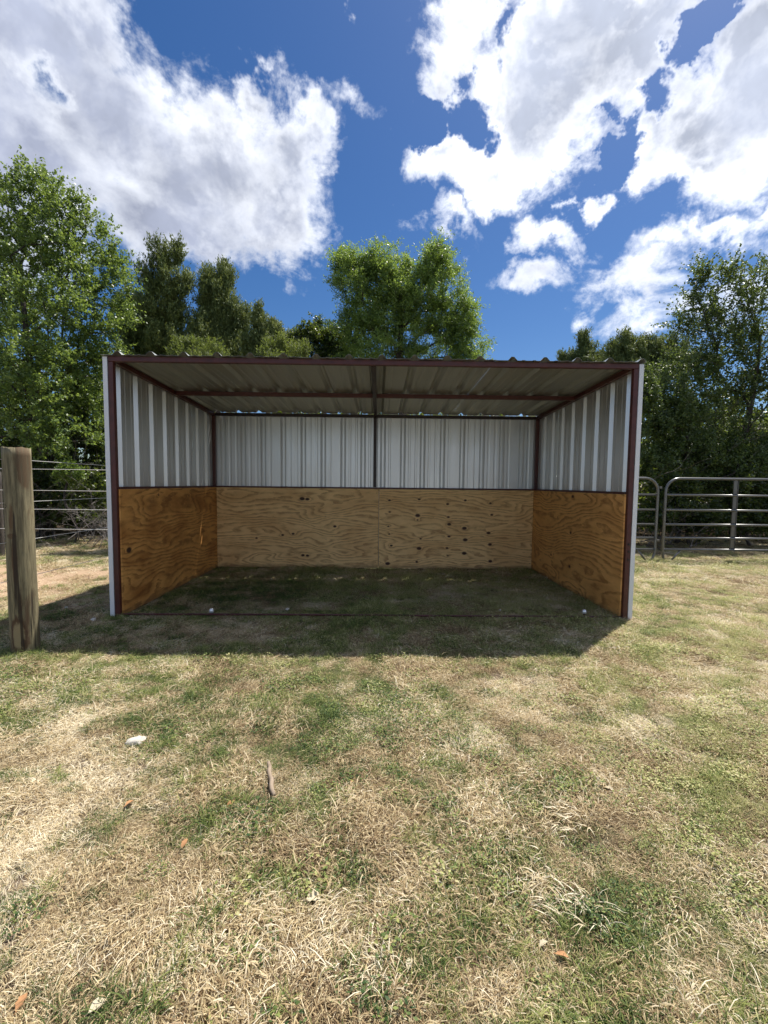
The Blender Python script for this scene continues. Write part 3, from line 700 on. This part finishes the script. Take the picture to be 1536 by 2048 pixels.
# ------------------------------------------------------------------ gate panels
GY = 7.55
def panel(x0, x1, ztop, stays, label, foot):
    t = empty('gate_panel', ((x0+x1)/2, GY, 0), label, 'gate panel'); W2 = (x1-x0)/2
    R = .23; r = .023
    zs = [at(1345, py, GY).z for py in (957, 990, 1020, 1049, 1076, 1099)]
    zt = zs[0]; pl = []
    pts = [(-W2-.09 if foot[0] else -W2, 0, -.01), (-W2-.03 if foot[0] else -W2, 0, .05), (-W2, 0, .15), (-W2, 0, zt-R)]
    for i in range(1, 7):
        a = PI/2*i/6; pts.append((-W2+R-R*math.cos(a), 0, zt-R+R*math.sin(a)))
    for i in range(6, -1, -1):
        a = PI/2*i/6; pts.append((W2-R+R*math.cos(a), 0, zt-R+R*math.sin(a)))
    pts += [(W2, 0, .15), (W2+.03, 0, .05), (W2+.09, 0, -.01)]
    if foot[1]:
        pts[-1] = (W2-.10, 0, -.01); pts[-2] = (W2-.035, 0, .05)
    if foot[0]:
        pts[0] = (-W2+.05, 0, -.01); pts[1] = (-W2+.015, 0, .05)
    MB().tube(pts, r, 10).build('frame_tube', GATE, t, True)
    for z in zs[1:]:
        MB().tube([(-W2+r*.6, 0, z), (W2-r*.6, 0, z)], .0195, 10).build('rail', GATE, t, True)
    for sx in stays:
        mb = MB(); mb.box((sx-.042, .021, zs[-1]-.02), (sx+.042, .030, zt-.02)); mb.box((sx-.042, .010, zs[-1]-.02), (sx-.036, .0205, zt-.02)); mb.box((sx+.036, .010, zs[-1]-.02), (sx+.042, .0205, zt-.02))
        mb.build('stay', GATE, t)
        for z in zs[1:]: MB().tube([(sx, -.028, z-.03), (sx, -.022, z), (sx, .020, z+.028)], .006, 5).build('clamp', GATE, t)
    for s, dx in ((-1, .16), (1, .16)):
        MB().tube([(s*(W2-.31), 0, zs[-1]-.015), (s*(W2-.31)+(-s)*(-.17), .0, -.01)] if not (s == 1 and not foot[1]) else [(s*(W2-.31), 0, zs[-1]-.015), (s*(W2-.14), 0, -.01)], .016, 7).build('brace', GATE, t, True)
    for z in (.35, 1.28): MB().box((W2+.015, -.02, z), (W2+.060, .02, z+.035)).build('hinge_lug', GATE, t, bevel=.003) if foot[1] else None
    return t
XG1 = at(1313, 1040, GY).x; XG2 = at(1328, 1040, GY).x
panel(XG1-2.4, XG1, 1.5, [-.3], 'grey tubular steel gate panel partly hidden behind the right end of the shelter', (0, 1))
panel(XG2+.005, XG2+3.66, 1.5, [at(1470, 1030, GY).x-(XG2+1.83), 1.0], 'long grey tubular steel gate panel with six rails, on the right side of the gap', (1, 0))

# ------------------------------------------------------------------ trees
def skeleton(trunk, attr, r_tip, jitter=.12):
    P = [Vector(p) for p in trunk]; par = [-1]+list(range(len(P)-1)); A = np.array([tuple(p) for p in P])
    b0 = P[0]; cap = 4096; arr = np.zeros((cap, 3)); arr[:len(P)] = A; n = len(P); pathl = np.zeros(cap)
    for i in range(1, n): pathl[i] = pathl[i-1]+(P[i]-P[i-1]).length
    order = sorted(range(len(attr)), key=lambda i: min((attr[i]-p).length for p in P[len(trunk)//3:len(trunk)]))
    tips = []
    for i in order:
        a = attr[i]; d = np.linalg.norm(arr[:n]-np.array(a), axis=1); below = np.maximum(arr[:n, 2]-a.z, 0)
        d2 = d+.22*pathl[:n]+below*1.2; d2[0] += 9; j = int(np.argmin(d2)); s = P[j]; L = (a-s).length
        k = max(1, min(5, int(L/.35))); last = j
        mid = Vector((random.gauss(0, 1), random.gauss(0, 1), random.gauss(.3, .6)))*L*jitter
        for t in range(1, k+1):
            u = t/k; p = s.lerp(a, u)+mid*math.sin(PI*u)*(1 if t < k else 0)-Vector((0, 0, 0))
            if n >= cap-1: break
            P.append(p); par.append(last); arr[n] = tuple(p); pathl[n] = pathl[last]+L/k; last = n; n += 1
        tips.append(last)
    rad = np.zeros(n); tipset = set(range(n))-set(par)
    r2 = np.zeros(n)
    for i in range(n-1, -1, -1):
        if r2[i] == 0: r2[i] = r_tip**2
        if par[i] >= 0: r2[par[i]] += r2[i]
    return P, par, np.sqrt(r2)
def limbs_mesh(P, par, rad, rmax):
    mb = MB(); sc = min(1, rmax/rad[0]); ch = {}
    for i, p in enumerate(par):
        if p < 0: continue
        n = 8 if rad[i] > .04 else (5 if rad[i] > .012 else 3)
        r1 = min(rad[i], rad[p]); mb.tube([P[p], P[i]], [min(rad[p], r1*1.25)*sc**.5 if p else rad[p]*sc*1.15, r1*sc**.5], n, cap=False)
    return mb
def leaves(starts, dirs, lens, per, size, aspect, spread, along=0.0, upbias=.4, droop=0.0, r=rng, sizevar=.35):
    n = len(starts); t = r.uniform(.08, 1.0, (n, per)); 
    c = starts[:,None,:]+dirs[:,None,:]*(lens[:,None]*t)[:,:,None]
    c = c+r.normal(0, spread, (n, per, 3))*(1.15-t*.7)[:,:,None]; c[:,:,2] -= droop*t*t*lens[:,None]
    c = c.reshape(-1, 3); m = len(c)
    nr = r.normal(0, 1, (m, 3)); nr[:,2] += upbias; nr /= np.linalg.norm(nr, axis=1)[:,None]
    d = np.repeat(dirs, per, 0); tv = d*along+r.normal(0, 1, (m, 3))*(1-along); tv -= nr*(tv*nr).sum(1)[:,None]; tv /= np.linalg.norm(tv, axis=1)[:,None]+1e-9
    u = np.cross(nr, tv); s = (size*r.uniform(1-sizevar, 1+sizevar, m))[:,None]
    V = np.stack([c-tv*s*.5, c+u*s*aspect*.5-tv*s*.05, c+tv*s*.5, c-u*s*aspect*.5-tv*s*.05], 1).reshape(-1, 3)
    return V
def unit(v): return v/(np.linalg.norm(v, axis=-1, keepdims=True)+1e-9)
QT = [0]
def crown_mesh(V, mt, parent):
    F4 = np.arange(len(V)).reshape(-1, 4); QT[0] += len(F4)
    o = np_mesh('crown', V-np.array(parent.location), F4, mt, parent); o['kind'] = 'stuff'; return o
def lobes_pts(lobes, y0, n, depth=.8, shell=2.0):
    a = np.array([l[2]*l[3] for l in lobes], float); cnt = np.maximum(1, (a/a.sum()*n).astype(int)); out = []
    for l, k in zip(lobes, cnt):
        c = np.array(at(l[0], l[1], y0+(l[4] if len(l) > 4 else 0))); rx = l[2]*y0/F; rz = l[3]*y0/F; ry = (rx+rz)/2*depth
        d = unit(rng.normal(0, 1, (k, 3))); rr = rng.uniform(0, 1, k)**(1/shell)
        out.append(np.array(c)+d*rr[:,None]*np.array([rx, ry, rz]))
    return np.concatenate(out)
def tree(name, label, cat, y0, base_px, lobes, n_attr, twigs, per, leafm, barkm, size=.06, aspect=.55, tw=(.3,.6), kind='broad', rmax=.16, top=None, spread=.035, group=None, stems=1, shell=2.0, depth=.8, wander=.3):
    bx = at(base_px, 1080, y0).x; A = lobes_pts(lobes, y0, n_attr, depth, shell); A = A[A[:,2] > .25]
    zt = np.percentile(A[:,2], 85); root = empty(name, (bx, y0, 0), label, cat, group)
    cen = A.mean(0); tr = []
    for i in range(9):
        t = i/8; tr.append((bx+float(cen[0]-bx)*t*.9+wander*.3*math.sin(t*5+bx), y0+(cen[1]-y0)*t+.1*math.sin(t*7), -.1+zt*.92*t))
    P, par, rad = skeleton(tr, [Vector(a) for a in A], .0055)
    mb = limbs_mesh(P, par, rad, rmax); mb.v = [tuple(Vector(p)-root.location) for p in mb.v]
    mb.build('trunk', barkm, root, True)
    st = np.repeat(A, twigs, 0); out = unit(st-np.array([cen[0], cen[1], cen[2]-1.0]))
    if kind == 'broad':
        d = unit(out*.7+rng.normal(0, .65, st.shape)+np.array([0, 0, .35]))
        ln = rng.uniform(*tw, len(st)); V = leaves(st, d, ln, per, size, aspect, spread, .35, .5, .1)
    else:
        o2 = out.copy(); o2[:,2] = 0
        d = unit(o2*.55+rng.normal(0, .28, st.shape)+np.array([0, 0, .95]))
        ln = rng.uniform(*tw, len(st)); V = leaves(st, d, ln, per, size, aspect, spread, .80, .0, 0)
    crown_mesh(V, leafm, root)
    return root, A
# big broadleaf at the left edge
tree('broadleaf_tree', 'tall bright green broadleaf tree filling the left edge above the wooden post', 'tree', 9.8, 95,
     [(60,460,90,100),(135,495,75,100),(20,560,110,110),(150,580,100,90),(215,560,45,90,.3),(50,680,110,90),(170,700,80,90),(95,790,110,90),(200,640,55,60),(190,800,50,70),(-90,520,120,180),(-90,760,130,160),(60,385,50,45),(150,425,36,50),(25,395,45,45),(60,740,90,80,-1.0),(90,620,70,60,-1.0),(110,860,80,60,-.9)],
     720, 7, 24, L_ELM, BARK, .056, .6, (.2,.55), rmax=.15, shell=1.9)
tree('broadleaf_tree', 'lower bushy dark green tree under the tall left tree, behind the wire fence', 'tree', 10.6, 190,
     [(185,880,75,110),(100,930,90,90),(40,820,80,90),(180,760,60,60),(-60,900,120,120)], 260, 6, 28, L_DRK, BARK, .07, .6, (.2,.5), rmax=.09)
# junipers behind the left half of the shelter
tree('juniper_tree', 'tallest dark juniper, next to the bright tree at the left', 'tree', 12.5, 335,
     [(318,530,18,42),(352,525,11,34),(300,575,26,42),(350,590,28,50),(318,650,50,50),(262,630,22,26),(325,715,70,50),(280,690,55,36),(385,690,34,46),(300,650,60,30)], 430, 10, 20, L_JUN, JBARK, 0.087, .27, (.26,.52), 'jun', .13, spread=.04, wander=.1)
tree('juniper_tree', 'dark juniper with a thin middle, second from the bright tree at the left', 'tree', 13.0, 440,
     [(416,570,11,34),(446,575,15,38),(432,610,30,40),(430,665,36,42),(470,650,22,42),(440,715,56,40)], 380, 10, 20, L_JUN, JBARK, 0.087, .27, (.26,.52), 'jun', .12, spread=.05, wander=.1)
tree('juniper_tree', 'smaller olive juniper between the dark junipers and the round green tree', 'tree', 12.3, 535,
     [(518,650,10,32),(545,685,22,30),(520,712,34,30),(575,705,18,26)], 260, 10, 20, L_JUN, JBARK, 0.082, .27, (.2,.4), 'jun', .09, spread=.045, wander=.1)
tree('young_juniper', 'light green young juniper tips showing over the left end of the shelter roof', 'young tree', 9.2, 410,
     [(375,705,30,20),(425,715,30,18),(400,750,70,45)], 110, 9, 20, L_YNG, JBARK, .06, .22, (.2,.34), 'jun', .05, spread=.035)
tree('young_juniper', 'light green young juniper tips showing over the roof left of the middle', 'young tree', 9.2, 555,
     [(548,705,34,18),(590,715,30,16),(565,755,60,45)], 100, 9, 20, L_YNG, JBARK, .06, .22, (.18,.32), 'jun', .05, spread=.035)
tree('small_oak', 'low dark bushy oak between the olive juniper and the round green tree', 'tree', 12.0, 640,
     [(645,680,40,36),(610,680,28,30),(685,700,40,36),(640,730,70,40)], 170, 7, 24, L_DRK, BARK, .06, .6, (.15,.35), rmax=.06)
# round bright tree behind the middle
tree('mesquite_tree', 'round feathery bright green tree rising behind the middle of the shelter roof', 'tree', 11.2, 800,
     [(725,570,62,62),(700,530,38,36),(765,545,45,45),(805,585,46,50,-.3),(865,565,55,66),(875,525,30,34),(820,610,90,70),(735,650,75,60),(895,650,55,66),(925,640,26,52),(930,700,45,40),(800,710,140,40)],
     720, 9, 24, L_MES, BARK, .060, .32, (.18,.48), rmax=.09, shell=2.1, spread=.04)
# right hand side
tree('juniper_tree', 'small pointed dark juniper against blue sky above the right half of the roof', 'tree', 19, 1170,
     [(1170,690,12,22),(1170,720,26,28),(1175,760,40,40),(1130,725,12,12),(1200,728,18,18)], 190, 9, 18, L_JUN, JBARK, 0.122, .27, (.3,.5), 'jun', .12, spread=.06, wander=.05)
tree('juniper_tree', 'wide dark juniper with feathery top just left of the right end of the roof', 'tree', 17, 1265,
     [(1262,700,36,24),(1240,720,30,24),(1290,715,36,26),(1265,760,70,50),(1335,705,34,24),(1330,740,50,44)], 340, 9, 18, L_JUN, JBARK, 0.112, .27, (.3,.55), 'jun', .12, spread=.06, wander=.05)
tree('elm_tree', 'tall open crowned elm at the right edge behind the long gate panel', 'tree', 10.6, 1462,
     [(1412,565,26,46),(1455,570,22,55),(1390,600,32,26),(1500,590,26,50),(1535,560,22,60),(1440,640,66,50),(1380,655,34,30),(1500,680,66,60),(1420,720,80,60),(1500,780,80,70),(1400,820,60,60),(1470,880,90,70),(1600,640,70,110),(1620,820,90,140)],
     480, 7, 22, L_ELD, BARK, .055, .62, (.3,.75), rmax=.11, shell=1.6, spread=.022)
tree('broadleaf_tree', 'bushy green tree directly right of the shelter end, behind the gate', 'tree', 10.0, 1350,
     [(1310,860,50,60),(1335,800,50,50),(1300,790,36,50),(1370,880,60,60),(1310,930,60,50),(1420,940,70,50),(1520,930,80,60)], 300, 7, 24, L_ELD, BARK, .052, .62, (.2,.42), rmax=.07)
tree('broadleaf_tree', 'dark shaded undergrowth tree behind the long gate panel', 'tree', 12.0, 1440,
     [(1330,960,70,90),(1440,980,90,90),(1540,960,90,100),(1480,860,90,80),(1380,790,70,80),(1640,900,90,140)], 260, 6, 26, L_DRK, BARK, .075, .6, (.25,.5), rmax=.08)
tree('shrub', 'dark low shrub at the foot of the left trees, behind the wires', 'shrub', 9.4, 110,
     [(120,1000,60,45),(60,1010,50,50),(100,960,50,40),(180,980,40,50),(-60,980,80,70)], 150, 6, 24, L_DRK, BARK, .055, .6, (.15,.35), rmax=.03)
tree('shrub', 'small yellow green shrub among the dark leaves left of the shelter', 'shrub', 8.9, 140,
     [(140,950,24,18)], 40, 6, 22, L_MES, BARK, .05, .5, (.12,.25), rmax=.02)

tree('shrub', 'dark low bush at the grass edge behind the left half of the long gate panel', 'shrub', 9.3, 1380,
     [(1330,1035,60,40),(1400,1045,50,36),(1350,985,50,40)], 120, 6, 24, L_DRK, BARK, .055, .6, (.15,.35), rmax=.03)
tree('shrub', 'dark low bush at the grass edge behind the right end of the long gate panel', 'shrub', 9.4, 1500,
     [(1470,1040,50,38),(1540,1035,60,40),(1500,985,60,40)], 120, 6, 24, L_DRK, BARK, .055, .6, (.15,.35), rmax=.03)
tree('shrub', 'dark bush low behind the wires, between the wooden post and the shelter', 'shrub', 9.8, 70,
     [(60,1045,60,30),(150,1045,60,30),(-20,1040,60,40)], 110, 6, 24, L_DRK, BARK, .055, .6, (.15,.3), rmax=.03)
# dead brush
def brush(label, x, y, w, h, n, seed, lean=(0,0)):
    r = random.Random(seed); root = empty('brush_pile', (x, y, 0), label, 'brush pile'); mb = MB()
    def br(p, d, L, rad, lv):
        pts = [p]; k = 5
        for i in range(k):
            d = (d+Vector((r.gauss(0,.22), r.gauss(0,.22), r.gauss(-.03,.18)))).normalized(); pts.append(pts[-1]+d*L/k)
            if lv and r.random() < .75: br(pts[-1], (d+Vector((r.gauss(0,.6), r.gauss(0,.6), r.gauss(0,.5)))).normalized(), L*r.uniform(.35,.6), rad*.55, lv-1)
        mb.tube(pts, [rad*(1-.75*i/k) for i in range(k+1)], 3, cap=False)
    for _ in range(n):
        p = Vector((r.uniform(-w, w), r.uniform(-.4, .4), r.uniform(0, h*.25)))
        br(p, Vector((r.gauss(lean[0], .6), r.gauss(lean[1], .4), r.uniform(.2, 1.1))).normalized(), r.uniform(.5, 1.1)*h, r.uniform(.005, .012), 2)
    o = mb.build('twigs', DEAD, root, True); o['kind'] = 'stuff'; return root
c = at(195, 1000, 8.7); brush('pale dead branches heaped beside the left end of the shelter, behind the wires', c.x, 8.7, .45, 1.0, 34, 5, (.3, 0))
c = at(15, 900, 9.0); brush('bare grey twiggy thicket behind the wooden fence post', c.x, 9.0, .5, 1.75, 34, 6)
c = at(1370, 1000, 8.9); brush('tangled dead grey branches behind the gap between the gate panels', c.x, 9.2, .75, 1.0, 24, 7)
c = at(1480, 1000, 9.3); brush('dead branches on the ground behind the long gate panel', c.x, 9.5, .9, .6, 14, 8)
c = at(1340, 770, 10.9); brush('bare pale branch tangle high beside the right end of the shelter', c.x, 10.9, .5, 3.4, 26, 9)

# the dense wood behind
nW = 5200; wx = rng.uniform(-30, 30, nW); wy = rng.uniform(14.0, 19, nW); hm = 3.3+1.6*fbm(wx*.35, wy*.35, 5, 3)
hm = np.where(wx < -1, hm+1.0, hm); wz = rng.uniform(0.05, 1, nW)**.8*hm
n2 = 2600; w2 = np.concatenate([rng.uniform(-16, -3.2, n2//2), rng.uniform(3.4, 18, n2//2)]); y2 = rng.uniform(10.4, 13.5, n2)
z2 = rng.uniform(.05, 1, n2)*(1.0+1.7*fbm(w2*.6, y2*.6, 15, 3)); wx = np.concatenate([wx, w2]); wy = np.concatenate([wy, y2]); wz = np.concatenate([wz, z2]); nW = len(wx)
st = np.stack([wx, wy, wz], 1); d = unit(rng.normal(0, 1, st.shape)+np.array([0, 0, .6]))
V = leaves(st, d, rng.uniform(.3, .8, nW), 24, np.repeat(np.where(wy < 13.6, .10, .16), 24), .6, .14, .2, .5)
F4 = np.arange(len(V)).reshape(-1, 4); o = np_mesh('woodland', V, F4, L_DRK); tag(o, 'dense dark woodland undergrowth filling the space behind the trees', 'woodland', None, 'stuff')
wt = MB()
for _ in range(80):
    x = random.uniform(-28, 28); y = random.uniform(14, 19); h = random.uniform(3, 4.5)
    wt.tube([(x, y, -.1), (x+random.gauss(0,.15), y, h*.5), (x+random.gauss(0,.3), y, h)], [.09, .07, .03], 6, cap=False)
o = wt.build('woodland_trunks', BARK); tag(o, 'slender trunks standing in the dense dark woodland', 'woodland trunks', None, 'stuff')
print('leaf quads', QT[0]+len(F4))

# ------------------------------------------------------------------ small things lying in the grass
def dead_leaf(px, py, L, mt, label, rz, name='dead_leaf'):
    p = onground(px, py); z = float(gh(p.x, p.y))+.014; L *= .62
    mb = MB(); n = 7
    for i in range(n):
        t = i/(n-1); w = L*.30*math.sin(PI*min(t*.96+.04, 1))**.7*(1+.22*math.sin(t*19+px)); cz = .10*L*math.sin(t*3)+.05*L
        for s, dz in ((-1, .10*L), (-.5, .01*L), (0, 0), (.5, .02*L), (1, .14*L)): mb.v.append(((t-.5)*L, s*w, cz+dz*(w/(L*.3))))
    for i in range(n-1):
        for j in range(4): a = i*5+j; mb.f.append((a, a+1, a+6, a+5))
    mb.tube([(-.5*L, 0, .05*L), (-.72*L, .02*L, .02*L)], .0012, 4)
    o = mb.build(name, mt, None, True); o.location = (p.x, p.y, z); o.rotation_euler = (random.uniform(-.35,.35), random.uniform(-.3,.3)-.1, rz)
    tag(o, label, 'leaf', 'dead leaves lying in the grass'); return o
O, Pp = LEAFO, LEAFP
for a in ((260,1610,.062,O,'orange dead leaf, left one of two level with the lower end of the stick',1.1),(462,1612,.055,O,'orange dead leaf just left of the lower end of the stick',.9),
          (370,1697,.050,O,'orange dead leaf below and between the pair beside the stick',1.3),(702,1563,.040,O,'small red brown leaf right of the stick',.2),(45,2012,.055,O,'rusty dead leaf in the bottom left corner',1.5),
          (1125,1908,.055,O,'orange tinted leaf low in the right half of the foreground',-.3),(538,1415,.060,Pp,'pale leaf standing out above the stick',1.4),(627,1790,.075,Pp,'long pale leaf in the straw of the lower middle',.4),
          (195,2026,.060,Pp,'pale leaf at the bottom edge near the left corner',1.0),(1088,1885,.045,Pp,'pale broken leaf beside the orange tinted leaf',.3),(1218,1578,.065,Pp,'pale curled leaf next to the green patch on the right',-.9),
          (820,1925,.050,Pp,'pale leaf next to the large dead straw tuft at the bottom',1.2)):
    dead_leaf(*a)
def stone(px, py, w, label, seed):
    p = onground(px, py); mb = MB(); n, k = 16, 10
    for i in range(k+1):
        ph = PI*i/k
        for j in range(n):
            a = 2*PI*j/n; v = Vector((math.sin(ph)*math.cos(a), math.sin(ph)*math.sin(a), math.cos(ph)))
            v *= 1+.45*mnoise.noise(v*1.6+Vector((seed, 0, 0)))+.15*mnoise.noise(v*4+Vector((seed, 2, 0))); mb.v.append((v.x*w*.5, v.y*w*.36, v.z*w*.26))
    for i in range(k):
        for j in range(n): A = i*n+j; B = i*n+(j+1) % n; mb.f.append((A, A+n, B+n, B))
    o = mb.build('stone', STONE, None, True); o.location = (p.x, p.y, float(gh(p.x, p.y))+w*.13+.006); o.rotation_euler = (0, 0, seed)
    tag(o, label, 'stone', 'pale stones in the grass')
stone(272, 1489, .085, 'flat whitish stone in the sunlit grass left of the middle', .4)
stone(575, 1220, .045, 'small pale stone in the shade inside the shelter front', 1.2)
stone(187, 1243, .060, 'pale stone in the shade outside the left front post', 2.1)
stone(133, 1220, .035, 'tiny pale stone in the shade between the wooden post and the shelter', 3.1)
stone(1000, 1223, .035, 'tiny pale stone in the shade near the right anchor', 4.4)
a, b_ = onground(537, 1528), onground(546, 1592); zg = max(float(gh(a.x, a.y)), float(gh(b_.x, b_.y)))+.014
mb = MB(); k = 7
pts_ = [Vector((a.x, a.y, zg)).lerp(Vector((b_.x, b_.y, zg)), i/k)+Vector((.004*math.sin(i*2), 0, .002*math.cos(i*3))) for i in range(k+1)]
cen = (pts_[0]+pts_[-1])/2
mb.tube([p-cen for p in pts_], [.0085, .0095, .010, .0095, .011, .010, .010, .008], 9)
mb.tube([pts_[4]-cen, pts_[4]-cen+Vector((.014, .0, .010))], [.004, .002], 5)
o = mb.build('stick', STICKM, None, True); o.location = cen; tag(o, 'short dry brown stick lying in the sunlit grass', 'stick')
